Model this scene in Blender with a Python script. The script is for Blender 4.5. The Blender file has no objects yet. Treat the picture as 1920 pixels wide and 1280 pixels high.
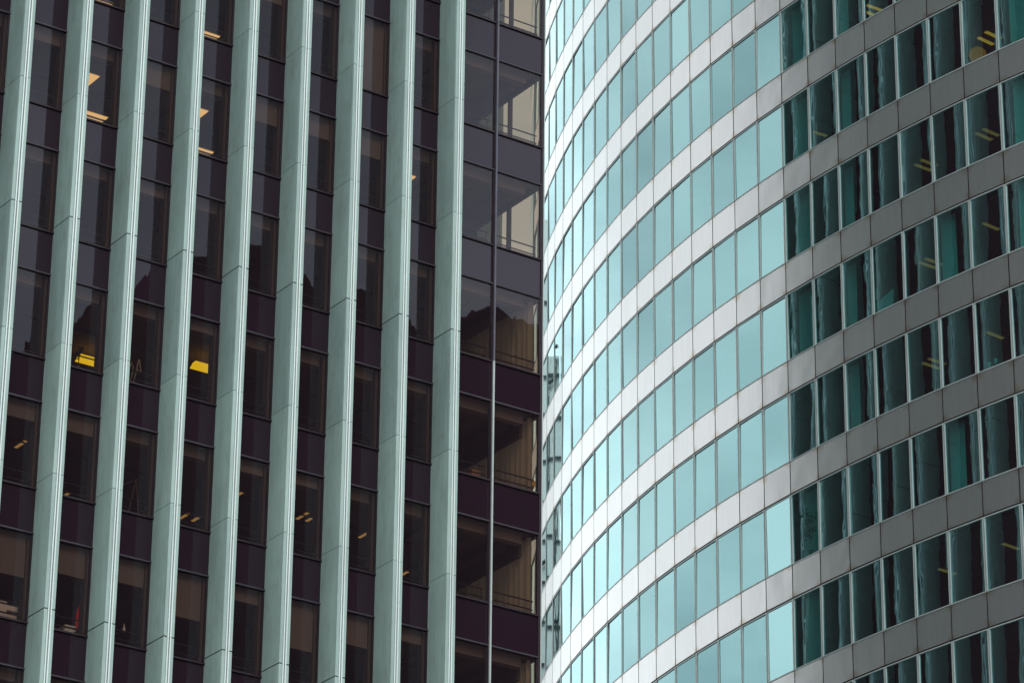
import bpy, math, random
from mathutils import Vector, Matrix
from mathutils import noise as mnoise
random.seed(11)
R = math.radians
scene = bpy.context.scene

# ------------------------------------------------------------------ camera
EYE = 1.7                                    # the photographer's eye above the ground
F_PX, PITCH, ROLL = 7128.03, 0.4298592, 0.0109290
CAM = Vector((0, 0, EYE))
fw = Vector((0, math.cos(PITCH), math.sin(PITCH)))
r0 = Vector((1, 0, 0)); u0 = Vector((0, -math.sin(PITCH), math.cos(PITCH)))
c_, s_ = math.cos(ROLL), math.sin(ROLL)
rt = c_ * r0 + s_ * u0; up = -s_ * r0 + c_ * u0
cam_d = bpy.data.cameras.new('camera'); cam = bpy.data.objects.new('camera', cam_d)
scene.collection.objects.link(cam)
m = Matrix((rt, up, -fw)).transposed().to_4x4(); m.translation = CAM
cam.matrix_world = m
cam_d.sensor_width = 36; cam_d.lens = F_PX * 36 / 1920
cam_d.clip_start = 0.5; cam_d.clip_end = 5000
scene.camera = cam

# ------------------------------------------------------------------ sky, sun, exposure
SUN_EL, SUN_AZ = R(40), math.atan2(-1.0, 0.34)      # azimuth measured counter-clockwise from +X
world = bpy.data.worlds.new('World'); scene.world = world; world.use_nodes = True
wn = world.node_tree.nodes; wl = world.node_tree.links; wn.clear()
def N(tree, t, **kw):
    n = tree.nodes.new(t)
    for k, v in kw.items(): setattr(n, k, v)
    return n
wt = world.node_tree
out = N(wt, 'ShaderNodeOutputWorld'); bg = N(wt, 'ShaderNodeBackground')
sky = N(wt, 'ShaderNodeTexSky', sky_type='NISHITA', sun_disc=False, sun_elevation=SUN_EL, sun_rotation=math.pi / 2 - SUN_AZ)
sky.air_density = 1.2; sky.dust_density = 3.0
tc = N(wt, 'ShaderNodeTexCoord')
mp = N(wt, 'ShaderNodeMapping'); mp.inputs['Scale'].default_value = (1, 1, 2.2)
n1 = N(wt, 'ShaderNodeTexNoise'); n1.inputs['Scale'].default_value = 6.5; n1.inputs['Detail'].default_value = 7; n1.inputs['Roughness'].default_value = .52
rp = N(wt, 'ShaderNodeValToRGB')
rp.color_ramp.elements[0].position = .34; rp.color_ramp.elements[0].color = (9.4, 11.4, 11.6, 1)     # thin veil
rp.color_ramp.elements[1].position = .68; rp.color_ramp.elements[1].color = (18.6, 20.6, 20.2, 1)     # bright cloud
mix = N(wt, 'ShaderNodeMix', data_type='RGBA'); mix.inputs[0].default_value = .88
wl.new(tc.outputs['Generated'], mp.inputs[0]); wl.new(mp.outputs[0], n1.inputs['Vector'])
wl.new(n1.outputs[0], rp.inputs[0]); wl.new(rp.outputs[0], mix.inputs[7])
wl.new(sky.outputs[0], mix.inputs[6])
# added bright patch in the unseen sky, lightening the round tower's left rim
bk = N(wt, 'ShaderNodeVectorMath', operation='DOT_PRODUCT'); wl.new(tc.outputs['Generated'], bk.inputs[0]); bk.inputs[1].default_value = Vector((-.37, .86, .36)).normalized()
br = N(wt, 'ShaderNodeMapRange'); br.interpolation_type = 'SMOOTHSTEP'; wl.new(bk.outputs['Value'], br.inputs[0])
br.inputs[1].default_value = .93; br.inputs[2].default_value = 1.0; br.inputs[3].default_value = 1.0; br.inputs[4].default_value = 1.5
bm_ = N(wt, 'ShaderNodeVectorMath', operation='SCALE'); wl.new(mix.outputs[2], bm_.inputs[0]); wl.new(br.outputs[0], bm_.inputs['Scale'])
sz = N(wt, 'ShaderNodeSeparateXYZ'); wl.new(tc.outputs['Generated'], sz.inputs[0])
er = N(wt, 'ShaderNodeMapRange'); wl.new(sz.outputs[2], er.inputs[0])          # hazy brightness towards the horizon
er.inputs[1].default_value = .32; er.inputs[2].default_value = .52; er.inputs[3].default_value = 1.20; er.inputs[4].default_value = .93
em = N(wt, 'ShaderNodeVectorMath', operation='SCALE'); wl.new(bm_.outputs[0], em.inputs[0]); wl.new(er.outputs[0], em.inputs['Scale'])
wl.new(em.outputs[0], bg.inputs[0])
bg.inputs[1].default_value = 0.088
wl.new(bg.outputs[0], out.inputs[0])

sd = bpy.data.lights.new('sun', 'SUN'); sd.energy = 1.5; sd.angle = R(20); sd.color = (1, .96, .9)
sun = bpy.data.objects.new('sun', sd); scene.collection.objects.link(sun)
sv = Vector((math.cos(SUN_EL) * math.cos(SUN_AZ), math.cos(SUN_EL) * math.sin(SUN_AZ), math.sin(SUN_EL)))
sun.rotation_euler = sv.to_track_quat('Z', 'Y').to_euler()
scene.view_settings.view_transform = 'Standard'; scene.view_settings.look = 'None'
scene.view_settings.exposure = 0.0; scene.view_settings.gamma = 1.0
scene.render.engine = 'CYCLES'
scene.cycles.max_bounces = 10; scene.cycles.transparent_max_bounces = 16
scene.cycles.caustics_reflective = True
scene.cycles.sample_clamp_indirect = 4.0

# ------------------------------------------------------------------ helpers
def project(p):
    d = Vector(p) - CAM; w = d.dot(fw)
    if w <= 1: return None
    return 960 + F_PX * d.dot(rt) / w, 640 - F_PX * d.dot(up) / w
def ray(x, y): return fw + rt * ((x - 960) / F_PX) + up * ((640 - y) / F_PX)
def seen(pts, margin=12):
    q = [project(p) for p in pts]
    if any(a is None for a in q): return False
    xs = [a[0] for a in q]; ys = [a[1] for a in q]
    return max(xs) > -margin and min(xs) < 1920 + margin and max(ys) > -margin and min(ys) < 1280 + margin
def area(pts):
    q = [project(p) for p in pts]
    q = [(min(max(a, 0), 1920), min(max(b, 0), 1280)) for a, b in q]
    return abs(sum(q[i][0] * q[(i + 1) % len(q)][1] - q[(i + 1) % len(q)][0] * q[i][1] for i in range(len(q)))) / 2

class MB:
    """collects faces; build() links them as ONE mesh object"""
    def __init__(s): s.v = []; s.f = []; s.mi = []; s.uv = []; s.mats = []
    def mat(s, m):
        if m not in s.mats: s.mats.append(m)
        return s.mats.index(m)
    def face(s, pts, m, uv=None):
        b = len(s.v); s.v += [tuple(p) for p in pts]; s.f.append(tuple(range(b, b + len(pts))))
        s.mi.append(s.mat(m)); s.uv.append(uv or [(0.5, 0.5)] * len(pts))
    def hexa(s, p, m):                       # p: 8 corners, bottom 0-3 counter-clockwise from above, top 4-7
        for q in ((3, 2, 1, 0), (4, 5, 6, 7), (0, 1, 5, 4), (1, 2, 6, 5), (2, 3, 7, 6), (3, 0, 4, 7)):
            s.face([p[i] for i in q], m)
    def box(s, x0, x1, y0, y1, z0, z1, m):
        s.hexa([(x0, y0, z0), (x1, y0, z0), (x1, y1, z0), (x0, y1, z0), (x0, y0, z1), (x1, y0, z1), (x1, y1, z1), (x0, y1, z1)], m)
    def tube(s, pts, rad, m, n=7):
        pts = [Vector(p) for p in pts]; rings = []
        for i, p in enumerate(pts):
            t = (pts[min(i + 1, len(pts) - 1)] - pts[max(i - 1, 0)]).normalized()
            a = t.cross(Vector((0.31, 0.2, 0.93))).normalized(); b = t.cross(a)
            rr = rad[i] if isinstance(rad, (list, tuple)) else rad
            rings.append([p + (a * math.cos(2 * math.pi * k / n) + b * math.sin(2 * math.pi * k / n)) * rr for k in range(n)])
        for A, B in zip(rings, rings[1:]):
            for k in range(n): s.face([A[k], A[(k + 1) % n], B[(k + 1) % n], B[k]], m)
        s.face(list(reversed(rings[0])), m); s.face(rings[-1], m)
    def build(s, name, parent=None, kind=None, label=None, mat=None, bevel=0):
        me = bpy.data.meshes.new(name); me.from_pydata(s.v, [], s.f)
        for mm in s.mats: me.materials.append(mm)
        me.polygons.foreach_set('material_index', s.mi)
        ul = me.uv_layers.new(name='UVMap'); flat = [c for f in s.uv for p in f for c in p]
        ul.data.foreach_set('uv', flat)
        me.update()
        o = bpy.data.objects.new(name, me); scene.collection.objects.link(o)
        if parent: o.parent = parent
        if kind: o['kind'] = kind
        if label: o['label'] = label
        if bevel:
            import bmesh
            bm = bmesh.new(); bm.from_mesh(me); bmesh.ops.remove_doubles(bm, verts=bm.verts, dist=1e-5)
            bm.to_mesh(me); bm.free()
            md = o.modifiers.new('bevel', 'BEVEL'); md.width = bevel; md.segments = 2; md.limit_method = 'ANGLE'
        return o
def root(name, label, cat, loc=(0, 0, 0), rz=0, group=None):
    o = bpy.data.objects.new(name, None); scene.collection.objects.link(o)
    o.location = loc; o.rotation_euler = (0, 0, rz); o.empty_display_size = .2
    o['label'] = label; o['category'] = cat
    if group: o['group'] = group
    return o
def tag(o, label, cat, group=None):
    o['label'] = label; o['category'] = cat
    if group: o['group'] = group
    return o

# ------------------------------------------------------------------ materials
def new_mat(name):
    mt = bpy.data.materials.new(name); mt.use_nodes = True
    mt.node_tree.nodes.clear(); return mt, mt.node_tree
def principled(name, col, rough=.6, metal=0., spec=.5, var=.0, scale=3., bump=0., stretch=(1, 1, 1), tint=None, emit=None, es=0):
    mt, t = new_mat(name)
    o = N(t, 'ShaderNodeOutputMaterial'); b = N(t, 'ShaderNodeBsdfPrincipled')
    b.inputs['Base Color'].default_value = (*col, 1); b.inputs['Roughness'].default_value = rough
    b.inputs['Metallic'].default_value = metal; b.inputs['Specular IOR Level'].default_value = spec
    t.links.new(b.outputs[0], o.inputs[0])
    tc = N(t, 'ShaderNodeTexCoord'); mp = N(t, 'ShaderNodeMapping'); mp.inputs['Scale'].default_value = stretch
    nz = N(t, 'ShaderNodeTexNoise'); nz.inputs['Scale'].default_value = scale; nz.inputs['Detail'].default_value = 6
    t.links.new(tc.outputs['Object'], mp.inputs[0]); t.links.new(mp.outputs[0], nz.inputs['Vector'])
    if var:
        rp = N(t, 'ShaderNodeValToRGB'); e = rp.color_ramp.elements
        e[0].position = .3; e[1].position = .7
        lo = tint or tuple(c * (1 - var) for c in col)
        e[0].color = (*lo, 1); e[1].color = (*[min(1, c * (1 + var)) for c in col], 1)
        t.links.new(nz.outputs[0], rp.inputs[0]); t.links.new(rp.outputs[0], b.inputs['Base Color'])
    if bump:
        bp = N(t, 'ShaderNodeBump'); bp.inputs['Strength'].default_value = 1; bp.inputs['Distance'].default_value = bump
        t.links.new(nz.outputs[0], bp.inputs['Height']); t.links.new(bp.outputs[0], b.inputs['Normal'])
    if emit:
        b.inputs['Emission Color'].default_value = (*emit, 1); b.inputs['Emission Strength'].default_value = es
    return mt
def concrete(name, col, stain):
    """cast stone with vertical weather streaks, small pits and blotchy grime"""
    mt, t = new_mat(name); L = t.links.new
    o = N(t, 'ShaderNodeOutputMaterial'); b = N(t, 'ShaderNodeBsdfPrincipled'); b.inputs['Roughness'].default_value = .8
    b.inputs['Specular IOR Level'].default_value = .25
    tc = N(t, 'ShaderNodeTexCoord')
    def noise(scale, st, det=6, ro=.55):
        mp = N(t, 'ShaderNodeMapping'); mp.inputs['Scale'].default_value = st
        nz = N(t, 'ShaderNodeTexNoise'); nz.inputs['Scale'].default_value = scale; nz.inputs['Detail'].default_value = det; nz.inputs['Roughness'].default_value = ro
        L(tc.outputs['Object'], mp.inputs[0]); L(mp.outputs[0], nz.inputs['Vector']); return nz.outputs[0]
    def ramp(x, a, b_, ca, cb):
        r = N(t, 'ShaderNodeValToRGB'); r.color_ramp.elements[0].position = a; r.color_ramp.elements[1].position = b_
        r.color_ramp.elements[0].color = (*ca, 1); r.color_ramp.elements[1].color = (*cb, 1); L(x, r.inputs[0]); return r.outputs[0]
    def mul(a, b_, f):
        mx = N(t, 'ShaderNodeMix', data_type='RGBA', blend_type='MULTIPLY'); mx.inputs[0].default_value = f; L(a, mx.inputs[6]); L(b_, mx.inputs[7]); return mx.outputs[2]
    base = ramp(noise(1.1, (1, 1, .35)), .3, .7, tuple(c * .86 for c in col), tuple(c * 1.1 for c in col))
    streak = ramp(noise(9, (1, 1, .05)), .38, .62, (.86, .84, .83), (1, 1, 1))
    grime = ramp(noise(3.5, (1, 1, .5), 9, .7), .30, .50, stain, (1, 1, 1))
    pits = ramp(noise(60, (1, 1, 1), 2), .25, .36, (.72, .70, .68), (1, 1, 1))
    c = mul(mul(mul(base, streak, .6), grime, .42), pits, .8)
    gi = N(t, 'ShaderNodeNewGeometry')                    # each cast length has its own tone
    tone = ramp(gi.outputs['Random Per Island'], 0, 1, (.88, .89, .90), (1.06, 1.05, 1.04))
    c = mul(c, tone, 1)
    L(c, b.inputs['Base Color'])
    bp = N(t, 'ShaderNodeBump'); bp.inputs['Distance'].default_value = .004; L(noise(40, (1, 1, 1), 4), bp.inputs['Height']); L(bp.outputs[0], b.inputs['Normal'])
    L(b.outputs[0], o.inputs[0]); return mt
def tinted_glass(name, trans, coat, coat_f, refl, wave, opaque=None, f0=.06, lift=(.70, .42, .55), lift_f=.03):
    """window glass: clear tinted body, a coloured metallic coat, and a clear outer face that mirrors by angle.
    wave = unevenness of the sheet (m); opaque = colour of a painted back instead of a clear body"""
    mt, t = new_mat(name); L = t.links.new
    o = N(t, 'ShaderNodeOutputMaterial')
    tc = N(t, 'ShaderNodeTexCoord'); mp = N(t, 'ShaderNodeMapping'); mp.inputs['Scale'].default_value = (1, 1, .35)
    nz = N(t, 'ShaderNodeTexNoise'); nz.inputs['Scale'].default_value = 1.5; nz.inputs['Detail'].default_value = 2.4
    bp = N(t, 'ShaderNodeBump'); bp.inputs['Strength'].default_value = 1; bp.inputs['Distance'].default_value = wave
    L(tc.outputs['Object'], mp.inputs[0]); L(mp.outputs[0], nz.inputs['Vector']); L(nz.outputs[0], bp.inputs['Height'])
    if opaque:
        body = N(t, 'ShaderNodeBsdfDiffuse'); body.inputs[0].default_value = (*opaque, 1)
    else:
        body = N(t, 'ShaderNodeBsdfTransparent'); body.inputs[0].default_value = (*trans, 1)
    g1 = N(t, 'ShaderNodeBsdfGlossy'); g1.inputs['Color'].default_value = (*coat, 1); g1.inputs['Roughness'].default_value = .0
    g2 = N(t, 'ShaderNodeBsdfGlossy'); g2.inputs['Color'].default_value = (*refl, 1); g2.inputs['Roughness'].default_value = .0
    for g in (g1, g2): L(bp.outputs[0], g.inputs['Normal'])
    m1 = N(t, 'ShaderNodeMixShader'); m1.inputs[0].default_value = coat_f; L(body.outputs[0], m1.inputs[1]); L(g1.outputs[0], m1.inputs[2])
    # mirror share of a thin pane by angle (the same from either side): f0 + (1 - f0)(1 - cos)^5
    geo = N(t, 'ShaderNodeNewGeometry')
    dt = N(t, 'ShaderNodeVectorMath', operation='DOT_PRODUCT'); L(geo.outputs['Normal'], dt.inputs[0]); L(geo.outputs['Incoming'], dt.inputs[1])
    ab = N(t, 'ShaderNodeMath', operation='ABSOLUTE'); L(dt.outputs['Value'], ab.inputs[0])
    om = N(t, 'ShaderNodeMath', operation='SUBTRACT', use_clamp=True); om.inputs[0].default_value = 1; L(ab.outputs[0], om.inputs[1])
    pw = N(t, 'ShaderNodeMath', operation='POWER'); L(om.outputs[0], pw.inputs[0]); pw.inputs[1].default_value = 5
    fr = N(t, 'ShaderNodeMath', operation='MULTIPLY_ADD'); L(pw.outputs[0], fr.inputs[0]); fr.inputs[1].default_value = 1 - f0; fr.inputs[2].default_value = f0
    m2 = N(t, 'ShaderNodeMixShader'); L(fr.outputs[0], m2.inputs[0]); L(m1.outputs[0], m2.inputs[1]); L(g2.outputs[0], m2.inputs[2])
    df = N(t, 'ShaderNodeBsdfDiffuse'); df.inputs[0].default_value = (*lift, 1)      # added diffuse veil that lifts the glass's dark tones
    m3 = N(t, 'ShaderNodeMixShader'); m3.inputs[0].default_value = lift_f; L(m2.outputs[0], m3.inputs[1]); L(df.outputs[0], m3.inputs[2])
    L(m3.outputs[0], o.inputs[0]); return mt
def clad_metal(name):
    """brushed metal cladding sheet: slight oil-canning, rusty drips at the sheet's corners"""
    mt, t = new_mat(name); L = t.links.new
    o = N(t, 'ShaderNodeOutputMaterial'); b = N(t, 'ShaderNodeBsdfPrincipled')
    b.inputs['Metallic'].default_value = .88; b.inputs['Roughness'].default_value = .30
    tc = N(t, 'ShaderNodeTexCoord')
    big = N(t, 'ShaderNodeTexNoise'); big.inputs['Scale'].default_value = .9; big.inputs['Detail'].default_value = 1
    L(tc.outputs['Object'], big.inputs['Vector'])
    bp = N(t, 'ShaderNodeBump'); bp.inputs['Distance'].default_value = .016; L(big.outputs[0], bp.inputs['Height']); L(bp.outputs[0], b.inputs['Normal'])
    mp = N(t, 'ShaderNodeMapping'); mp.inputs['Scale'].default_value = (1, 1, .12)
    st = N(t, 'ShaderNodeTexNoise'); st.inputs['Scale'].default_value = 7; st.inputs['Detail'].default_value = 6
    L(tc.outputs['Object'], mp.inputs[0]); L(mp.outputs[0], st.inputs['Vector'])
    r1 = N(t, 'ShaderNodeValToRGB'); r1.color_ramp.elements[0].position = .35; r1.color_ramp.elements[1].position = .65
    r1.color_ramp.elements[0].color = (.62, .57, .585, 1); r1.color_ramp.elements[1].color = (.65, .60, .612, 1)
    L(st.outputs[0], r1.inputs[0])
    # stain where uv is close to the sheet's edge, broken up by noise
    sx = N(t, 'ShaderNodeSeparateXYZ'); L(tc.outputs['UV'], sx.inputs[0])
    def edge(sock):
        a = N(t, 'ShaderNodeMath', operation='SUBTRACT'); L(sock, a.inputs[0]); a.inputs[1].default_value = .5
        c = N(t, 'ShaderNodeMath', operation='ABSOLUTE'); L(a.outputs[0], c.inputs[0]); return c.outputs[0]
    mul = N(t, 'ShaderNodeMath', operation='MULTIPLY'); L(edge(sx.outputs[0]), mul.inputs[0]); L(edge(sx.outputs[1]), mul.inputs[1])
    sc2 = N(t, 'ShaderNodeTexNoise'); sc2.inputs['Scale'].default_value = 2.6; sc2.inputs['Detail'].default_value = 7; L(tc.outputs['Object'], sc2.inputs['Vector'])
    m2 = N(t, 'ShaderNodeMath', operation='MULTIPLY'); L(mul.outputs[0], m2.inputs[0]); L(sc2.outputs[0], m2.inputs[1])
    r2 = N(t, 'ShaderNodeValToRGB'); r2.color_ramp.elements[0].position = .068; r2.color_ramp.elements[1].position = .135
    r2.color_ramp.elements[0].color = (0, 0, 0, 1); r2.color_ramp.elements[1].color = (.6, .6, .6, 1); L(m2.outputs[0], r2.inputs[0])
    mx = N(t, 'ShaderNodeMix', data_type='RGBA'); L(r2.outputs[0], mx.inputs[0]); L(r1.outputs[0], mx.inputs[6]); mx.inputs[7].default_value = (.40, .28, .17, 1)
    L(mx.outputs[2], b.inputs['Base Color'])
    L(b.outputs[0], o.inputs[0]); return mt
def fabric(name, col, trans):
    mt, t = new_mat(name); L = t.links.new
    o = N(t, 'ShaderNodeOutputMaterial'); d = N(t, 'ShaderNodeBsdfDiffuse'); d.inputs[0].default_value = (*col, 1)
    tr = N(t, 'ShaderNodeBsdfTranslucent'); tr.inputs[0].default_value = (*col, 1)
    mx = N(t, 'ShaderNodeMixShader'); mx.inputs[0].default_value = trans
    L(d.outputs[0], mx.inputs[1]); L(tr.outputs[0], mx.inputs[2]); L(mx.outputs[0], o.inputs[0]); return mt
def lamp_mat(name, col, s):
    mt, t = new_mat(name); o = N(t, 'ShaderNodeOutputMaterial'); e = N(t, 'ShaderNodeEmission')
    e.inputs[0].default_value = (*col, 1); e.inputs[1].default_value = s; t.links.new(e.outputs[0], o.inputs[0]); return mt

M = dict(
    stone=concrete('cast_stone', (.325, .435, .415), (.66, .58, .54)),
    stone_front=concrete('cast_stone_front', (.37, .475, .46), (.82, .78, .75)),  # lighter than the sides: stronger light on the front put into the colour
    trim=principled('bright_aluminium', (.70, .78, .78), .4, .2, var=.06, scale=2, stretch=(1, 1, .2)),
    gap=principled('dark_joint', (.022, .016, .030), .9),
    bronze=principled('bronze_frame', (.028, .016, .024), .33, .3, var=.2),
    steel=principled('dull_steel', (.11, .105, .14), .4, .4, var=.1),
    silver=principled('silver_mullion', (.50, .53, .53), .38, .5, var=.1, scale=2),
    glassA=tinted_glass('bronze_glass', (.62, .54, .46), (.5, .4, .45), .01, (.50, .50, .62), .0010, lift=(.62, .40, .56), lift_f=.014),
    spanA=tinted_glass('bronze_spandrel_glass', None, (.5, .4, .45), .01, (.50, .50, .62), .0008, lift=(.62, .40, .60), lift_f=.012, opaque=(.012, .005, .009)),
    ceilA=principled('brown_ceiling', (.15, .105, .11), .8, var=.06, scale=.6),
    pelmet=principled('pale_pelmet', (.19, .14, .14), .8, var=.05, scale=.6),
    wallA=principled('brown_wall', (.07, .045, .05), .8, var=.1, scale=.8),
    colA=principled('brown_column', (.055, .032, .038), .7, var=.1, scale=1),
    blindA=fabric('roller_blind', (.19, .155, .16), .3),
    curtainA=fabric('beige_curtain', (.58, .48, .41), .62),
    railA=principled('dark_rail', (.03, .02, .03), .4, .4),
    roof=principled('roof_gravel', (.22, .21, .2), .9, var=.2),
    glassB=tinted_glass('teal_mirror_glass', (.19, .66, .63), (.385, .68, .715), .47, (.85, .97, 1.0), .0011, lift_f=.022),
    panelB=clad_metal('metal_cladding'),
    frameB=principled('pale_aluminium', (.44, .48, .49), .4, .25, var=.05),
    gapB=principled('dark_gasket', (.030, .018, .024), .7),
    ceilB=principled('office_ceiling', (.24, .12, .17), .85, var=.05),
    wallB=principled('office_wall', (.20, .09, .15), .85, var=.1),
    whiteB=principled('white_partition', (.86, .88, .88), .8, var=.03),
    curtB=fabric('sheer_curtain', (.72, .78, .78), .5),
    ground=principled('paving', (.20, .20, .20), .9, var=.2, scale=.3),
    lampA=lamp_mat('warm_lamp', (1.0, .66, .26), 1.15),
    lampAd=lamp_mat('dim_lamp', (1.0, .62, .20), .42),
    lampY=lamp_mat('yellow_lamp', (1.0, .70, .012), 1.05),
    lampB=lamp_mat('orange_strip_lamp', (1.0, .24, .03), 1.9),
    lampBd=lamp_mat('dim_strip_lamp', (1.0, .30, .08), .62),
    lampB2=lamp_mat('orange_globe', (1.0, .20, .02), .65),
    red=principled('red_cloth', (.75, .012, .008), .7),
    pale=principled('pale_plastic', (.55, .48, .50), .5),
    ribbon=principled('grey_ribbon', (.24, .2, .2), .7),
    paper=principled('paper', (.65, .62, .60), .7),
    black=principled('black_plastic', (.02, .02, .025), .4),
    yellow=principled('yellow_card', (.8, .45, .05), .6),
    card=principled('brown_card', (.35, .16, .08), .7),
    leaf=principled('dark_leaf', (.03, .07, .04), .5, var=.3, scale=8),
    pot=principled('clay_pot', (.25, .12, .08), .7),
    darkbrick=principled('dark_facade', (.050, .034, .040), .8, var=.25, scale=.4),
    darkwin=principled('dark_window', (.015, .010, .016), .25),
    white_clad=principled('white_cladding', (.80, .82, .82), .6, var=.04),
    dark_grid=principled('dark_steel', (.012, .035, .04), .5),
)

# ------------------------------------------------------------------ ground
g = MB(); g.face([(-2500, -2500, 0), (2500, -2500, 0), (2500, 2500, 0), (-2500, 2500, 0)], M['ground'])
g.build('ground', kind='structure')

# ================================================================== THE FINNED TOWER
TH = 0.597917; FH = 3.6
uA = Vector((math.cos(TH), math.sin(TH), 0)); nA = Vector((math.sin(TH), -math.cos(TH), 0))
cA = -nA * 80.305355 + uA * 55.69292
ZA = 54.520416 + EYE; HA = 1.155477
BAY, TW, FD = 1.6967662, 0.29985, 0.88495
XT = lambda i: 37.0886454 + i * BAY - 55.69292          # right edge of fin i
KT, KB = -10, 15                                        # top and bottom storey
A = root('office_tower', 'dark bronze glass office tower with pale vertical concrete fins, at left', 'office tower', cA, TH)
def wA(x, y, z): return cA + uA * x - nA * y + Vector((0, 0, z))
S = lambda k: ZA - FH * k
Hh = lambda k: S(k) - HA
DEPTH = 33.4; WEST = XT(-8)

# --- fins
def fin_mesh(mb, P, z0, z1):
    """P(a, o) -> x, y : a along the facade from the fin's left, o outwards; one cast segment"""
    def blk(a0, a1, o0, o1, mm, za, zb):
        q = [P(a0, o0), P(a0, o1), P(a1, o1), P(a1, o0)]
        mb.hexa([(*q[0], za), (*q[1], za), (*q[2], za), (*q[3], za), (*q[0], zb), (*q[1], zb), (*q[2], zb), (*q[3], zb)][::1], mm)
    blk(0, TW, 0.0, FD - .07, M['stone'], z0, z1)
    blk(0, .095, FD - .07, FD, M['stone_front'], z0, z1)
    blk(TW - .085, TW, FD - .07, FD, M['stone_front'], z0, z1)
def fin_trim(mb, P, z0, z1):
    def blk(a0, a1, o0, o1, mm):
        q = [P(a0, o0), P(a0, o1), P(a1, o1), P(a1, o0)]
        mb.hexa([(*q[0], z0), (*q[1], z0), (*q[2], z0), (*q[3], z0), (*q[0], z1), (*q[1], z1), (*q[2], z1), (*q[3], z1)], mm)
    blk(.108, .142, FD - .0695, FD + .012, M['trim'])
    blk(.180, .214, FD - .0695, FD + .012, M['trim'])
    blk(.096, .107, FD - .0695, FD - .02, M['gap'])  # dark strip put in for the thin shadow beside the trim
    blk(.143, .179, FD - .0695, FD - .060, M['gap'])
def make_fin(P, name='fin'):
    mb = MB(); tb = MB()
    zs = [S(KT)] + [S(k) + .19 for k in range(KT + 1, KB + 1)] + [0.0]
    for i in range(len(zs) - 1):
        kk = KT + i; g_top = .032 if kk % 3 == 0 else .014
        g_bot = .0
        fin_mesh(mb, P, zs[i + 1] + g_bot, zs[i] - g_top)
    # dark backing visible in the joints
    q = [P(.02, .0), P(.02, FD - .03), P(TW - .02, FD - .03), P(TW - .02, .0)]
    for k in range(KT + 1, KB + 1):
        z = S(k) + .19
        mb.hexa([(*a, z - .04) for a in q] + [(*a, z + .01) for a in q], M['gap'])
    o = mb.build(name, A)
    fin_trim(tb, P, 0, S(KT)); tb.build('channel_trim', o)
    return o
for i in range(-7, 10):
    x1 = XT(i)
    make_fin(lambda a, o, x1=x1: (x1 - TW + a, -o))
side_fins = []
y = 31.5
while y > 3.2: side_fins.append(y); y -= 1.40
for y in side_fins + [32.9]:
    make_fin(lambda a, o, y=y: (o, y - TW / 2 + a))

# --- bays of the front: (x0, x1)
bays = [(XT(i), XT(i + 1) - TW) for i in range(-8, 9)]
XM = 54.035 - 55.69292                                  # mullion of the corner bay
bays += [(XT(9), XM - .035), (XM + .035, -.05)]
# columns: index in bays of gap g (between fin g and fin g+1) is g + 8
outer = MB()
def frame_bars(mb, x0, x1, z0, z1, kk, mm=None):
    mm = mm or M['bronze']
    mb.box(x0, x1, -.045, .06, z1 - .055, z1 - .001, mm)            # head
    mb.box(x0, x1, -.05, .06, z0 + .001, z0 + .05, mm)              # sill
    mb.box(x0, x0 + .035, -.02, .06, z0 + .05, z1 - .055, mm)
    mb.box(x1 - .035, x1, -.02, .06, z0 + .05, z1 - .055, mm)
    mb.box(x0, x1, -.052, -.0455, z1 - .034, z1 - .022, M['steel'])    # bright bead along the head
def pane(mb, x0, x1, z0, z1, t=0.002):
    a, b, c, d = (random.uniform(-t, t) for _ in range(4))
    mb.face([(x0, a, z0), (x1, b, z0), (x1, c, z1), (x0, d, z1)], M['glassA'])
def spandrel(mb, x0, x1, z0, z1):
    mb.box(x0 + .004, x1 - .004, .001, .05, z0 + .003, z1 - .003, M['spanA'])
for bi, (x0, x1) in enumerate(bays):
    for k in range(KT, KB):
        z1, z0 = Hh(k), S(k + 1)
        vis = seen([wA(x0, 0, z0), wA(x1, 0, z0), wA(x1, 0, z1), wA(x0, 0, z1)])
        if vis:
            w = MB(); frame_bars(w, x0, x1, z0, z1, k); wo = w.build('window', A)
            p = MB(); pane(p, x0 + .035, x1 - .035, z0 + .05, z1 - .055); p.build('glass_pane', wo)
            r = MB()
            for dz in (.26, .50):
                r.tube([(x0 + .02, .22, z0 + dz), (x1 - .02, .22, z0 + dz)], .021, M['railA'])
            r.tube([(x1 - .09, .22, z0 + .05), (x1 - .09, .22, z0 + .50)], .018, M['railA'])
            if bi >= len(bays) - 2:
                r.tube([(x0 + .09, .22, z0 + .05), (x0 + .09, .22, z0 + .50)], .018, M['railA'])
            r.build('railing', wo)
        else:
            frame_bars(outer, x0, x1, z0, z1, k); pane(outer, x0 + .035, x1 - .035, z0 + .05, z1 - .055)
    for k in range(KT, KB + 1):
        z1, z0 = S(k), max(Hh(k), 0)
        if seen([wA(x0, 0, z0), wA(x1, 0, z0), wA(x1, 0, z1), wA(x0, 0, z1)]):
            s = MB(); spandrel(s, x0, x1, z0, z1); s.build('spandrel_panel', A)
        else: spandrel(outer, x0, x1, z0, z1)
outer.build('further_storeys', A, kind='stuff')
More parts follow.
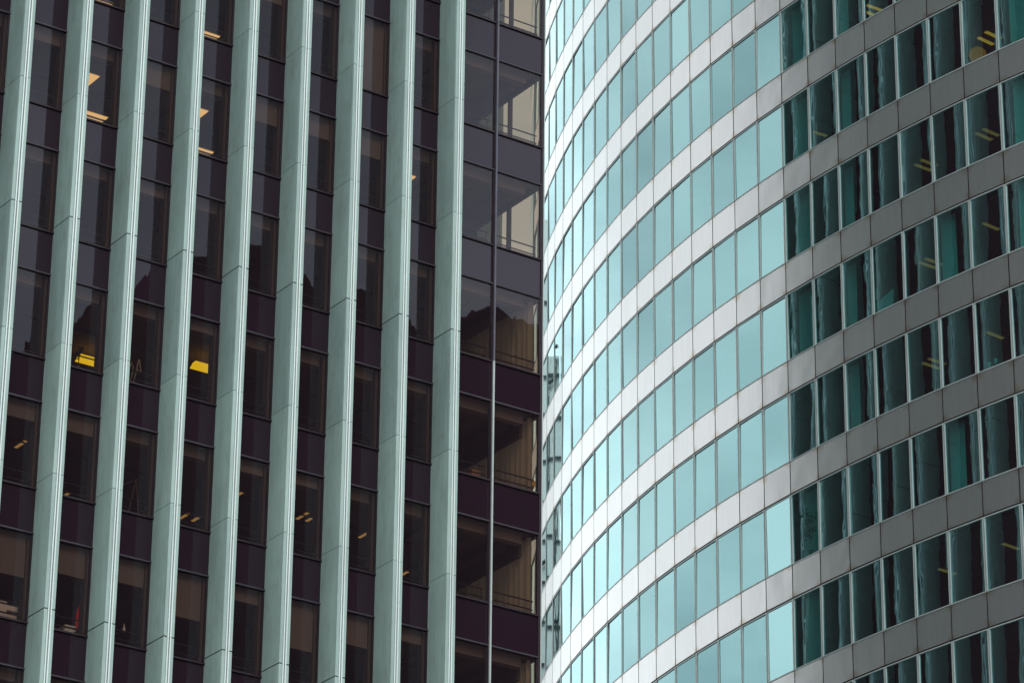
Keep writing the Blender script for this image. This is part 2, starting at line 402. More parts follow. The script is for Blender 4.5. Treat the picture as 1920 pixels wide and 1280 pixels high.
# roller blinds, by gap and storey
wins = {}
for o in A.children:
    if o.name.split('.')[0] == 'window':
        xs = [v.co.x for v in o.data.vertices]; zs = [v.co.z for v in o.data.vertices]
        wins[(round(min(xs), 2), round((ZA - min(zs)) / FH) - 1)] = (o, min(xs), max(xs), min(zs), max(zs))
def win(gap, k):
    x0 = bays[gap + 8][0]
    for (a, kk), v in wins.items():
        if abs(a - x0) < .05 and kk == k: return v
for gap, k, dr in [(0, 5, .5), (1, 5, .48), (2, 5, .33), (3, 5, .27), (4, 5, .5), (5, 5, .15), (6, 5, .55), (7, 5, .35), (8, 5, .15),
                   (3, 1, .28), (5, 1, .3), (6, 1, .26), (5, 0, .2), (7, 1, .3), (1, 4, .2), (2, 4, .2), (7, 0, .95),
                   (8, 3, .1), (4, 3, .12), (1, 1, .16), (3, 2, .14), (5, 4, .14), (6, 4, .12), (2, 6, .5), (3, 6, .3), (4, 6, .4)]:
    w = win(gap, k)
    if not w: continue
    o, x0, x1, z0, z1 = w
    b = MB(); zb = z1 - .06 - dr * (z1 - z0 - .1)
    n = 8
    for q in range(n):
        xa, xb = x0 + .06 + (x1 - x0 - .12) * q / n, x0 + .06 + (x1 - x0 - .12) * (q + 1) / n
        ya, yb = .15 + .006 * math.sin(q * 1.9), .15 + .006 * math.sin((q + 1) * 1.9)
        b.face([(xa, ya, zb), (xb, yb, zb), (xb, yb, z1 - .05), (xa, ya, z1 - .05)], M['blindA'])
    b.tube([(x0 + .05, .15, zb), (x1 - .05, .15, zb)], .012, M['blindA'])
    b.build('roller_blind', o)

# --- corner bay mullion (lower lengths silver, upper lengths darker) and corner post
mu = MB()
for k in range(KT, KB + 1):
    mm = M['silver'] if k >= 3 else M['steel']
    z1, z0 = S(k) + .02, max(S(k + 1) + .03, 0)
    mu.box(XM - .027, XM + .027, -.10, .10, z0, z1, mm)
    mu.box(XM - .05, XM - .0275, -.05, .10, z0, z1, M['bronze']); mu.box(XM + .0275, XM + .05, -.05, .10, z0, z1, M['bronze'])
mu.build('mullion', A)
cp = MB()
for k in range(KT, KB + 1):
    z1, z0 = S(k) + .02, max(S(k + 1) + .03, 0)
    cp.box(-.045, .03, -.03, .05, z0, z1, M['bronze'])
    cp.box(.031, .075, -.02, .05, z0, z1, M['silver'])
cp.build('corner_post', A, bevel=.004)

# --- side wall, mirrored in the round tower and seen through the corner room
sg = MB()
edges = [.05, 1.67] + sorted(side_fins) + [DEPTH]
for k in range(KT, KB + 1):
    for ya, yb in zip(edges, edges[1:]):
        z1, z0 = S(k), max(Hh(k), 0)
        sg.box(-.05, -.001, ya + .004, yb - .004, z0 + .003, z1 - .003, M['spanA'])
        if k < KB:
            za, zb = S(k + 1), Hh(k)
            sg.face([(0, ya, za + .05), (0, yb, za + .05), (0, yb, zb - .055), (0, ya, zb - .055)], M['glassA'])
            sg.box(-.06, .05, ya, yb, zb - .055, zb - .001, M['bronze']); sg.box(-.06, .07, ya, yb, za + .001, za + .05, M['bronze'])
            sg.box(-.08, .05, yb - .035, yb + .035, za + .05, zb - .055, M['bronze'])
sg.build('side_glazing', A, kind='stuff')
# --- railing behind the side panes of the corner room
# --- floors, walls, columns inside
for k in range(KT, KB + 1):
    fl = MB(); zt, zb = S(k) - .10, Hh(k) + .03
    if k == KB: zb = max(zb, .01)
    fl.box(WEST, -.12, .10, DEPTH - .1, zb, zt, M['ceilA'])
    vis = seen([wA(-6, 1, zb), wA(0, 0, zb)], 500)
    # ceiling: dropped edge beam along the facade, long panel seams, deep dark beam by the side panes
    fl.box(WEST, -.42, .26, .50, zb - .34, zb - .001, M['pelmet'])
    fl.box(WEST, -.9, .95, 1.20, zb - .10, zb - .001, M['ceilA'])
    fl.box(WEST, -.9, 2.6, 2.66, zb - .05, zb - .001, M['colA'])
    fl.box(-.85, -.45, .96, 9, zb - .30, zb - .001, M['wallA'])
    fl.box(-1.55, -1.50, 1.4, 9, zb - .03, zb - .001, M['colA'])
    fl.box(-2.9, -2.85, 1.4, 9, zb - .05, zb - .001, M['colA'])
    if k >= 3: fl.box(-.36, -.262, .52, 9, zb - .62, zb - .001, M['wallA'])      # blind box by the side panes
    fl.build('floor_slab', A)
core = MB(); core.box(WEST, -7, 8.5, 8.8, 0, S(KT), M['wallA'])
core.box(WEST - .25, WEST, -.0, DEPTH, 0, S(KT), M['stone']); core.box(WEST, -.06, DEPTH, DEPTH + .25, 0, S(KT), M['stone'])
core.build('inner_wall', A)
for i in range(-7, 10):
    c = MB(); c.box(XT(i) - TW - .10, XT(i) - TW + .16, .09, .34, 0, S(KT), M['colA']); c.build('column', A)
c = MB(); c.box(-1.05, -.75, 4.0, 4.4, 0, S(KT), M['colA']); c.box(-.35, -.08, 6.6, 7.0, 0, S(KT), M['colA']); c.build('column', A)
rf = MB(); rf.box(WEST - .4, .2, -.2, DEPTH + .4, S(KT) + .001, S(KT) + .9, M['stone']); rf.box(-12, -4, 8, 20, S(KT) + .901, S(KT) + 4, M['stone'])
rf.build('roof', A)
# --- beige curtains along the side panes of the lower corner rooms
for k in (2, 3, 4, 5):
    cu = MB(); za, zb = S(k + 1) + .1, Hh(k) - .06
    yy = [.12 + .07 * q for q in range(100)]
    P = [(-.20 + .045 * math.sin(q * 1.7 + 2 * mnoise.noise(Vector((q * .21, k, 0)))), y_) for q, y_ in enumerate(yy)]
    for (xa, ya), (xb, yb) in zip(P, P[1:]):
        cu.face([(xa, ya, za), (xb, yb, za), (xb, yb, zb), (xa, ya, zb)], M['curtainA'])
    cu.build('curtain', A)

# ================================================================== THE ROUND TOWER
CB = Vector((56.787628, 144.151808, 0)); RB = 56.106843; P0, DP = -2.58564977, 0.02646280
ZB = 66.285642 + EYE; HB = 1.135914
B = root('round_tower', 'round tower banded in pale metal panels and teal mirror glass, at right', 'office tower', CB)
SB = lambda k: ZB - FH * k
HBk = lambda k: SB(k) - HB
def PB(j, off=0.0):                         # on the facet polygon through mullions; off = outwards
    a = P0 + DP * j
    return Vector((math.cos(a), math.sin(a), 0)) * (RB + off)
def facet(j):
    a, b = PB(j), PB(j + 1); t = (b - a); w = t.length; t = t / w
    n = Vector((t.y, -t.x, 0))
    if n.dot(a) < 0: n = -n
    return a, t, n, w
JV0, JV1, KV0, KV1 = -18, 18, -5, 10
KTB, KBB = -11, 18
def V(a, t, n, x, o, z): return a + t * x + n * o + Vector((0, 0, z))
def bbox(mb, a, t, n, x0, x1, o0, o1, z0, z1, mm):
    p = [V(a, t, n, x0, o1, z0), V(a, t, n, x1, o1, z0), V(a, t, n, x1, o0, z0), V(a, t, n, x0, o0, z0),
         V(a, t, n, x0, o1, z1), V(a, t, n, x1, o1, z1), V(a, t, n, x1, o0, z1), V(a, t, n, x0, o0, z1)]
    mb.hexa(p, mm)
GV, FW_ = .014, .037
def b_frame(mb, j, z0, z1):
    a, t, n, w = facet(j); x0, x1 = GV, w - GV; z0 += .004; z1 -= .026
    bbox(mb, a, t, n, x0, x1, -.09, .018, z0, z0 + FW_, M['frameB']); bbox(mb, a, t, n, x0, x1, -.09, .018, z1 - FW_, z1, M['frameB'])
    bbox(mb, a, t, n, x0, x0 + FW_, -.09, .0175, z0 + FW_, z1 - FW_, M['frameB']); bbox(mb, a, t, n, x1 - FW_, x1, -.09, .0175, z0 + FW_, z1 - FW_, M['frameB'])
def b_pane(mb, j, z0, z1):
    a, t, n, w = facet(j); x0, x1 = GV + FW_, w - GV - FW_; z0 += .004 + FW_; z1 -= .026 + FW_
    tx, tz = random.uniform(-.0055, .0055), random.uniform(-.011, .011)
    mb.face([V(a, t, n, x0, -.012 - tx - tz, z0), V(a, t, n, x1, -.012 + tx - tz, z0), V(a, t, n, x1, -.012 + tx + tz, z1), V(a, t, n, x0, -.012 - tx + tz, z1)], M['glassB'])
def b_panel(mb, j, z0, z1):
    a, t, n, w = facet(j); x0, x1 = .019, w - .019; z0 += .006; z1 -= .006; z0 += .026; e = .004
    tx = random.uniform(-.002, .002)
    I = [V(a, t, n, x0 + e, .006 - tx, z0 + e), V(a, t, n, x1 - e, .006 + tx, z0 + e), V(a, t, n, x1 - e, .006 + tx, z1 - e), V(a, t, n, x0 + e, .006 - tx, z1 - e)]
    O = [V(a, t, n, x0, 0, z0), V(a, t, n, x1, 0, z0), V(a, t, n, x1, 0, z1), V(a, t, n, x0, 0, z1)]
    K = [p - n * .06 for p in O]
    mb.face(I, M['panelB'], [(0, 0), (1, 0), (1, 1), (0, 1)])
    for q in range(4):
        r_ = (q + 1) % 4
        mb.face([O[q], O[r_], I[r_], I[q]], M['gapB' if q in (1, 3) else 'panelB']); mb.face([K[q], K[r_], O[r_], O[q]], M['gapB'])
cells = []
for k in range(KV0, KV1):
    for j in range(JV0, JV1):
        def quad(z0, z1): return [CB + PB(j) + Vector((0, 0, z0)), CB + PB(j + 1) + Vector((0, 0, z0)), CB + PB(j + 1) + Vector((0, 0, z1)), CB + PB(j) + Vector((0, 0, z1))]
        qw, qp = quad(SB(k + 1), HBk(k)), quad(HBk(k), SB(k))
        cells.append((j, k, area(qw) if seen(qw) else 0, area(qp) if seen(qp) else 0))
def front(j): return j >= -15               # the rest of the drum turns away from the street
topw = set((c[0], c[1]) for c in sorted(cells, key=lambda c: -c[2])[:100] if c[2] > 0)
topp = set((c[0], c[1]) for c in sorted(cells, key=lambda c: -c[3])[:100] if c[3] > 0)
restw, restp = MB(), MB()
Bwin = {}
for j, k, aw, ap in cells:
    z0, z1 = SB(k + 1), HBk(k)
    if (j, k) in topw:
        w = MB(); b_frame(w, j, z0, z1); wo = w.build('window', B); Bwin[(j, k)] = wo
        p = MB(); b_pane(p, j, z0, z1); p.build('glass_pane', wo)
    else:
        b_frame(restw, j, z0, z1); b_pane(restw, j, z0, z1)
    if (j, k) in topp:
        p = MB(); b_panel(p, j, HBk(k), SB(k)); p.build('metal_panel', B)
    else: b_panel(restp, j, HBk(k), SB(k))
restw.build('window', B, kind='stuff'); restp.build('metal_panel', B, kind='stuff')
# dark gasket grid seen in the open joints
gg = MB()
for j in range(JV0, JV1 + 1):
    a = PB(j, -.055); dirr = PB(j).normalized(); tt = Vector((-dirr.y, dirr.x, 0))
    q = [a - tt * .03, a + tt * .03, a + tt * .03 - dirr * .06, a - tt * .03 - dirr * .06]
    zt, zb = SB(KV0), SB(KV1)
    gg.hexa([v + Vector((0, 0, zb)) for v in q] + [v + Vector((0, 0, zt)) for v in q], M['gapB'])
for k in range(KV0, KV1):
    for j in range(JV0, JV1):
        a, t, n, w = facet(j)
        for z in (SB(k), HBk(k)):
            bbox(gg, a, t, n, .04, w - .04, -.115, -.057, z - .05, z + .03, M['gapB'])
        bbox(gg, a, t, n, .04, w - .04, -.16, -.117, HBk(k) + .01, SB(k) - .06, M['gapB'])
gg.build('gasket_grid', B)
# the rest of the drum: storeys above and below and round the back, in the same bands
rd = MB()
def band(j0, j1, k0, k1):
    for k in range(k0, k1):
        for j in range(j0, j1):
            a, b = PB(j), PB(j + 1)
            z2, z1, z0 = SB(k), HBk(k), max(SB(k + 1), 0)
            up_ = Vector((0, 0, 1))
            rd.face([a + up_ * z1, b + up_ * z1, b + up_ * z2, a + up_ * z2], M['panelB'], [(0, 0), (1, 0), (1, 1), (0, 1)])
            rd.face([a + up_ * z0, b + up_ * z0, b + up_ * z1, a + up_ * z1], M['glassB'])
NJ = 237
band(JV0, JV1, KTB, KV0); band(JV0, JV1, KV1, KBB + 1); 
for jj in range(JV1, JV0 + NJ, 3):
    for k in range(KTB, KBB + 1):
        a, b = PB(jj), PB(min(jj + 3, JV0 + NJ)); z2, z1, z0 = SB(k), HBk(k), max(SB(k + 1), 0); up_ = Vector((0, 0, 1))
        rd.face([a + up_ * z1, b + up_ * z1, b + up_ * z2, a + up_ * z2], M['panelB']); rd.face([a + up_ * z0, b + up_ * z0, b + up_ * z1, a + up_ * z1], M['glassB'])
rd.build('further_storeys', B, kind='stuff')
rf = MB(); zt = SB(KTB)
ring = [PB(j, .1) for j in range(0, NJ, 3)]
rf.face([p + Vector((0, 0, zt + .01)) for p in ring], M['roof'])
for p, q in zip(ring, ring[1:] + ring[:1]):
    rf.face([p + Vector((0, 0, zt - .2)), q + Vector((0, 0, zt - .2)), q + Vector((0, 0, zt + .8)), p + Vector((0, 0, zt + .8))], M['panelB'])
rf.build('roof', B)
# floors and inner walls
def arc_slab(mb, j0, j1, o0, o1, z0, z1, mm, step=1):
    js = list(range(j0, j1 + 1, step))
    for j, j2 in zip(js, js[1:]):
        a, b, c, d = PB(j, o1), PB(j2, o1), PB(j2, o0), PB(j, o0)
        mb.hexa([v + Vector((0, 0, z0)) for v in (a, b, c, d)] + [v + Vector((0, 0, z1)) for v in (a, b, c, d)], mm)
for k in range(KV0, KV1 + 1):
    fl = MB(); arc_slab(fl, JV0, JV1, -11, -.18, HBk(k) + .04, SB(k) - .09, M['ceilB'])
    arc_slab(fl, JV0, JV1, -.75, -.55, HBk(k) - .06, HBk(k) + .039, M['ceilB'])
    fl.build('floor_slab', B)
iw = MB(); arc_slab(iw, JV0, JV1, -10.2, -10, SB(KV1), SB(KV0), M['wallB']); 
for j in (JV0, JV1):
    a, d = PB(j, -.2), PB(j, -10.5); t = PB(j).normalized(); t = Vector((-t.y, t.x, 0)) * .05
    q = [a - t, a + t, d + t, d - t]
    iw.hexa([v + Vector((0, 0, SB(KV1))) for v in q] + [v + Vector((0, 0, SB(KV0))) for v in q], M['wallB'])
iw.build('inner_wall', B)
# columns and light office partitions close behind the glass
def radial_wall(j, o0, o1, z0, z1, mm, th=.06):
    a, d = PB(j, o0), PB(j, o1); t = PB(j).normalized(); t = Vector((-t.y, t.x, 0)) * th
    q = [a - t, a + t, d + t, d - t]
    mb = MB(); mb.hexa([v + Vector((0, 0, z0)) for v in q] + [v + Vector((0, 0, z1)) for v in q], mm); return mb
def screen(j0, j1, off, z0, z1, mm):
    a, b = PB(j0, off), PB(j1, off); n = PB((j0 + j1) / 2).normalized() * .05
    q = [a, b, b - n, a - n]
    mb = MB(); mb.hexa([v + Vector((0, 0, z0)) for v in q] + [v + Vector((0, 0, z1)) for v in q], mm); return mb
for k in range(-3, 10):
    z0, z1 = SB(k + 1) - .06, HBk(k) + .02
    if k in (1, 2, 3, 5, 6, 7, 0): screen(.10, .58, -.40, z0, z1, M['whiteB']).build('partition', B)
    if k in (1, 2, 3, 4, 0): screen(1.86, 2.14, -.40, z0, z1, M['whiteB']).build('partition', B)
    screen(7.16, 7.62, -.36, z0, z1, M['whiteB']).build('partition', B)
    if k in (0, 3, 5): screen(4.90, 5.32, -.40, z0, z1, M['whiteB']).build('partition', B)
    if k in (0,): screen(5.8, 6.15, -.45, z0, z1, M['whiteB']).build('partition', B)
    for jj in (4.5, 10.5, 14.5, -3.5, -8.5):
        screen(jj, jj + .5, -2.2, z0, z1, M['wallB']).build('column', B)

# ================================================================== LAMPS AND SMALL THINGS BEHIND THE GLASS
def on_ceiling_A(px, py):                   # the point of the finned tower's ceilings seen at a pixel
    for k in range(-3, 9):
        d = ray(px, py); z = Hh(k) + .03; s = (z - CAM.z) / d.z; p = CAM + d * s
        q = p - cA; y = -q.dot(nA)
        if .3 < y < 7.6: return q.dot(uA), y, z
def in_A(px, py, depth):                    # point at a given depth behind the front glass
    d = ray(px, py); s = (-(80.305355 + depth) - (CAM.x * nA.x + CAM.y * nA.y)) / (d.dot(nA)); p = CAM + d * s
    q = p - cA; return q.dot(uA), depth, p.z
def lampA_thing(name, label, x, y, z, sx, sy, mm, bars=1, group='ceiling lights in the finned tower', drop=.04):
    o = root(name, label, 'ceiling light', wA(x, y, z), TH, group)
    h = MB(); h.box(-sx / 2 - .03, sx / 2 + .03, -sy / 2 - .03, sy / 2 + .03, -.012, -.001, M['paper']); h.build('housing', o)
    d = MB(); w = sy / bars
    for b in range(bars):
        d.box(-sx / 2, sx / 2, -sy / 2 + b * w + .02, -sy / 2 + (b + 1) * w - (.02 if bars == 1 else w * .35), -drop, -.0125, mm)
    d.build('diffuser', o); return o
def strip_thing(label, x, y, z, ang, n):
    """louvred tube: a row of short lit cells"""
    o = root('ceiling_lamp', label, 'ceiling light', wA(x, y, z), TH + ang, 'ceiling lights in the finned tower')
    h = MB(); h.box(-.08, .08, -.02, n * .10 + .02, -.012, -.001, M['colA']); h.build('housing', o)
    d = MB()
    for q in range(n): d.box(-.05, .05, q * .10, q * .10 + .045, -.03, -.0125, M['lampAd'])
    d.build('louvre', o); return o
W = ['first', 'second', 'third', 'fourth', 'fifth', 'sixth', 'seventh', 'eighth', 'ninth']
floor_word = {-1: 'cut off by the top of the photo', 0: 'in the topmost full storey', 1: 'in the second full storey from the top', 2: 'in the third storey from the top'}
A_LAMPS = [   # pixel of the right-hand outer corner, size along and into the room, bars, text
    (187, 142, .72, .8, 1, 'warm square ceiling light, upper one in the second gap between fins'),
    (203, 219, .80, .50, 2, 'pair of warm light strips low in a window of the second gap'),
    (413, 67, .80, .40, 1, 'warm light strip at the foot of a top window in the fourth gap'),
    (391, 207, .72, .8, 1, 'warm square ceiling light above a pair of strips in the fourth gap'),
    (401, 284, .80, .50, 2, 'pair of warm light strips under a square one in the fourth gap'),
    (600, 57, .72, .8, 1, 'warm corner of a square ceiling light in the sixth gap'),
    (788, 120, .72, .8, 1, 'small warm light corner in the eighth gap, upper of two'),
    (780, 330, .72, .8, 1, 'small warm light corner in the eighth gap, lower of two'),
    (394, 1, .72, .8, 1, 'warm ceiling light cut by the top edge in the fourth gap'),
    (213, 6, .80, .5, 2, 'speckled warm light cut by the top edge in the second gap'),
]
for px, py, sx, sy, bars, txt in A_LAMPS:
    x, y, z = on_ceiling_A(px, py)
    lampA_thing('ceiling_lamp', txt, x - sx / 2, y + sy / 2, z, sx, sy, M['lampA'], bars)
for px, py, k, txt in [(165, 671, 3, 'bright yellow hanging lamp in the second gap, beside a plant'), (380, 684, 3, 'bright yellow hanging lamp alone in a window of the fourth gap')]:
    x, y, z = on_ceiling_A(px, py - 16)
    o = root('pendant_lamp', txt, 'pendant lamp', wA(x + .10, y, z), TH, 'yellow hanging lamps')
    s = MB(); L2, w1, w2 = .38, .08, .19
    s.hexa([(-L2, -w2, -.36), (L2, -w2, -.36), (L2, w2, -.36), (-L2, w2, -.36), (-L2 * .92, -w1, -.22), (L2 * .92, -w1, -.22), (L2 * .92, w1, -.22), (-L2 * .92, w1, -.22)], M['lampY'])
    s.build('shade', o)
    t = MB()
    for xx in (-.3, .3): t.tube([(xx, 0, -.23), (xx, 0, 0)], .008, M['black'])
    t.build('hanger', o)
for px, py, k, ang, n, txt in [
        (38, 832, 4, 0.95, 6, 'dim louvred light tube in a window at the left edge'),
        (122, 927, 4, 1.0, 4, 'dim louvred tube just above the rail in the second gap'),
        (345, 966, 4, .95, 5, 'dim louvred tubes beside a dark cabinet in the fourth gap'),
        (366, 972, 4, .95, 4, 'short dim tube right of a longer one in the fourth gap'),
        (448, 925, 4, 1.0, 3, 'tiny dim tube by the fin edge in the fifth gap'),
        (566, 966, 4, .95, 6, 'dim louvred tube, left one of a pair in the sixth gap'),
        (582, 971, 4, .95, 5, 'dim louvred tube, right one of a pair in the sixth gap'),
        (681, 1002, 4, .95, 5, 'dim louvred tube in a window of the seventh gap'),
        (757, 1074, 4, 1.0, 4, 'dim louvred tube near the rail of the eighth gap')]:
    x, y, z = on_ceiling_A(px, py)
    strip_thing(txt, x, y - n * .05, z, 0, n)

def thing_A(name, label, cat, px, py, depth):
    x, y, z = in_A(px, py, depth); return root(name, label, cat, wA(x, y, z), TH)
o = thing_A('furled_umbrella', 'narrow furled red umbrella standing inside a dark lower window', 'umbrella', 148, 1184, .42)
s = MB(); s.tube([(0, 0, .0), (.01, 0, .05), (.02, 0, .45), (.05, 0, .80), (.07, 0, .86)], [.09, .12, .13, .07, .012], M['red'], 9); s.build('canopy', o)
s = MB(); s.tube([(-.05, -.08, .42), (-.04, -.10, .47)], .02, M['paper']); s.build('strap', o)
o = thing_A('shelf_unit', 'pale boxy shelf unit behind the rail at the left edge', 'shelf', 8, 1158, .5)
s = MB(); s.box(-.55, .05, 0, .3, 0, .45, M['pale']); s.build('cabinet', o)
s = MB(); s.box(.06, .36, .02, .3, .05, .17, M['pale']); s.build('drawer', o)
s = MB(); s.box(.06, .38, .02, .3, .24, .40, M['pale']); s.build('drawer', o)
s = MB(); s.box(-.55, .45, -.02, .32, .451, .47, M['black']); s.build('top', o)
o = thing_A('paper_stack', 'untidy stack of pale papers on the sill beside the red umbrella', 'papers', 126, 1185, .32)
s = MB()
for q in range(5):
    dx = .05 * math.sin(q * 2.1); s.box(-.16 + dx, .14 + dx, -.1, .1, q * .035, q * .035 + .024, M['paper'])
s.build('sheets', o)
o = thing_A('easel', 'dark tripod easel leaning in a window of the third gap', 'easel', 247, 962, .9)
for px2, name in ((-.10, 'leg'), (.20, 'leg')):
    s = MB(); s.tube([(px2, 0, 0), (.10, .05, 1.0)], .022, M['colA']); s.build(name, o)
s = MB(); s.tube([(.10, .5, 0), (.10, .06, 1.0)], .02, M['black']); s.build('leg', o)
s = MB(); s.tube([(-.5, .2, .62), (.1, .06, .98)], .02, M['black']); s.build('crossbar', o)
o = thing_A('wire_ornament', 'pale looped ribbon ornament standing on a sill in the third gap', 'ornament', 251, 717, .35)
s = MB(); s.tube([(-.02, 0, 0), (.04, 0, .25), (.07, 0, .48), (.09, 0, .62), (.12, 0, .70), (.16, 0, .5), (.19, 0, .36), (.15, 0, .33), (.08, 0, .40)], .018, M['ribbon']); s.build('loop', o)
s = MB(); s.tube([(-.12, 0, 0), (-.06, 0, .25), (-.05, 0, .45), (-.10, 0, .55), (-.14, 0, .40)], .018, M['ribbon']); s.build('loop', o)
o = thing_A('bottle', 'small pale bottle on the sill of a lower window, third gap', 'bottle', 232, 1184, .35)
s = MB(); s.tube([(0, 0, 0), (0, 0, .10), (0, 0, .13), (0, 0, .2)], [.04, .04, .016, .014], M['pale'], 10); s.build('body', o)
s = MB(); s.tube([(0, 0, .2), (0, 0, .225)], .018, M['card'], 10); s.build('cap', o)
o = thing_A('carton', 'small yellow carton behind the rail of the corner room', 'carton', 992, 912, .8)
s = MB(); s.box(-.14, .14, -.1, .1, 0, .14, M['yellow']); s.build('body', o)
s = MB(); s.box(-.15, .15, -.11, .11, .141, .17, M['yellow']); s.build('lid', o)
o = thing_A('carton', 'brown carton behind the rail of the corner room, by the fin', 'carton', 890, 893, .8)
s = MB(); s.box(-.16, .12, -.1, .1, 0, .13, M['card']); s.build('body', o)
s = MB(); s.box(-.17, .13, -.11, .11, .131, .155, M['card']); s.build('lid', o)
# leafy plant by the yellow lamp
def plant(o, s_, n, leaf=.09):
    p = MB(); p.tube([(0, 0, 0), (0, 0, .16 * s_)], [.07 * s_, .09 * s_], M['pot'], 10); p.build('pot', o)
    st = MB(); lf = MB()
    for q in range(n):
        a = random.uniform(0, 6.28); h = random.uniform(.35, 1.0) * s_; r_ = random.uniform(.05, .3) * s_
        e = Vector((r_ * math.cos(a), r_ * math.sin(a), .16 * s_ + h))
        st.tube([(0, 0, .15 * s_), (e.x * .3, e.y * .3, .16 * s_ + h * .6), e], .006, M['leaf'], 4)
        for w in range(4):
            c0 = e + Vector((random.uniform(-1, 1), random.uniform(-1, 1), random.uniform(-1.5, .5))) * .09 * s_
            t = Vector((random.uniform(-1, 1), random.uniform(-1, 1), random.uniform(-.6, .6))).normalized() * leaf
            b = t.cross(Vector((.2, .3, 1))).normalized() * leaf * .35
            lf.face([c0 - t, c0 + b, c0 + t, c0 - b], M['leaf'])
    st.build('stem', o); lf.build('foliage', o)
o = thing_A('potted_plant', 'small potted plant on the sill below the yellow hanging lamp', 'plant', 147, 688, .45); plant(o, .55, 9, .06)

# ---- in the round tower
def hit_B(px, py, off):
    """first crossing of the pixel's ray with the drum of radius RB + off"""
    d = ray(px, py); rr = RB + off; ox, oy = CAM.x - CB.x, CAM.y - CB.y
    a = d.x ** 2 + d.y ** 2; b = ox * d.x + oy * d.y; c = ox * ox + oy * oy - rr * rr
    s = (-b - math.sqrt(b * b - a * c)) / a; return CAM + d * s
def ceil_B(px, py):
    for k in reversed(range(KV0, KV1)):
        d = ray(px, py); z = HBk(k) + .04; p = CAM + d * ((z - CAM.z) / d.z)
        dep = RB - Vector((p.x - CB.x, p.y - CB.y)).length
        if .4 < dep < 7.6 and p.y < CB.y: return p
    return None
def lampB_thing(px, py, k, txt, L_=.72):
    p = ceil_B(px, py)
    if p is None: print('no ceiling', px, py); return
    v = (p - CB); a = math.atan2(v.y, v.x)
    o = root('ceiling_lamp', txt, 'ceiling light', p, a + math.pi / 2, 'ceiling lights in the round tower')
    h = MB(); h.box(-.07, .07, -L_ / 2 - .02, L_ / 2 + .02, -.02, -.001, M['paper']); h.build('housing', o)
    t = MB()
    for q in (-1, 1): t.box(q * .042 - .02, q * .042 + .02, -L_ / 2, L_ / 2, -.045, -.0205, M['lampB' if k < 2 else 'lampBd'])
    t.build('tube', o)
    return o
for px, py, k, txt in [
        (1640, 14, 0, 'orange light strip, upper one in a window at the top edge'), (1633, 25, 0, 'orange light strip, lower one in a window at the top edge'),
        (1862, 65, 1, 'orange light strip at the right, in the row below the top edge'), (1848, 76, 1, 'longer orange light strip above an orange round lamp'),
        (1858, 247, 2, 'dim orange strip below the orange lamp window, upper of two'), (1845, 255, 2, 'dim orange strip below the orange lamp window, lower of two'),
        (1742, 304, 2, 'dim orange strip in the fifth dark column, upper of two'), (1731, 313, 2, 'dim orange strip in the fifth dark column, lower of two'),
        (1751, 489, 3, 'orange strip under the fifth dark column pair, upper of two'), (1740, 496, 3, 'orange strip under the fifth dark column pair, lower of two'),
        (1757, 676, 4, 'faint orange strip beside a fin reflection, upper of two'), (1746, 684, 4, 'faint orange strip beside a fin reflection, lower of two'),
        (1858, 423, 3, 'faint pale strip near the right edge, third dark row'), (1866, 627, 4, 'faint pale strip near the right edge, fourth dark row'),
        (1776, 1069, 6, 'faint pale strip low in the fifth dark column'), (1895, 1022, 6, 'faint pale strip near the lower right edge'),
        (1534, 249, 2, 'faint orange strip low in the second dark column'),
        ]:
    lampB_thing(px, py, k, txt)
p = hit_B(1833, 103, -2.2)
o = root('globe_lamp', 'round orange lamp glowing in a window at upper right', 'lamp', p, 0)
s = MB(); n_ = 14
for a in range(6):
    for b in range(n_):
        def sp(i, q): th = math.pi * i / 6; ph = 2 * math.pi * q / n_; return (.30 * math.sin(th) * math.cos(ph), .30 * math.sin(th) * math.sin(ph), .26 * math.cos(th))
        s.face([sp(a, b), sp(a + 1, b), sp(a + 1, b + 1), sp(a, b + 1)], M['lampB2'])
s.build('shade', o)
s = MB(); s.tube([(0, 0, .28), (0, 0, 1.2)], .01, M['black']); s.build('cord', o)
p = hit_B(1656, 585, -.35); v = p - CB
o = root('leaning_board', 'pale board leaning behind the glass in the fourth dark column', 'board', p, math.atan2(v.y, v.x) + math.pi / 2)
s = MB(); s.hexa([(-.36, .02, -.1), (.42, .02, .08), (.42, .06, .08), (-.36, .06, -.1), (-.42, .10, .50), (.40, .10, .72), (.40, .14, .72), (-.42, .14, .50)], M['whiteB']); s.build('board', o)
s = MB(); s.tube([(-.3, .16, .1), (-.3, .4, .0)], .015, M['black']); s.build('foot', o)
p = hit_B(1523, 1030, -.45)
o = root('potted_plant', 'dark leafy plant behind teal glass in the first dark column', 'plant', p - Vector((0, 0, .25)), 0); plant(o, 1.35, 26, .10)
for px, py, txt in [(1787, 512, 'dark monitor on a desk, left of two behind the glass'), (1802, 505, 'dark monitor on a desk, right of two behind the glass')]:
    p = hit_B(px, py, -.6); v = p - CB
    o = root('desk_monitor', txt, 'monitor', p, math.atan2(v.y, v.x) + math.pi / 2)
    s = MB(); s.box(-.17, .17, -.02, .02, .08, .36, M['black']); s.build('screen', o)
    s = MB(); s.box(-.03, .03, -.02, .02, 0, .0799, M['black']); s.box(-.1, .1, -.07, .07, -.015, -.001, M['black']); s.build('stand', o)
for px, py, txt in [(1855, 688, 'pale cup on a window ledge, left of two'), (1867, 681, 'pale cup on a window ledge, right of two')]:
    p = hit_B(px, py, -.35)
    o = root('cup', txt, 'cup', p, 0)
    s = MB(); s.tube([(0, 0, 0), (0, 0, .16)], [.045, .055], M['whiteB'], 10); s.build('body', o)
    s = MB(); s.tube([(.05, 0, .03), (.09, 0, .06), (.09, 0, .10), (.05, 0, .13)], .009, M['whiteB'], 6); s.build('handle', o)

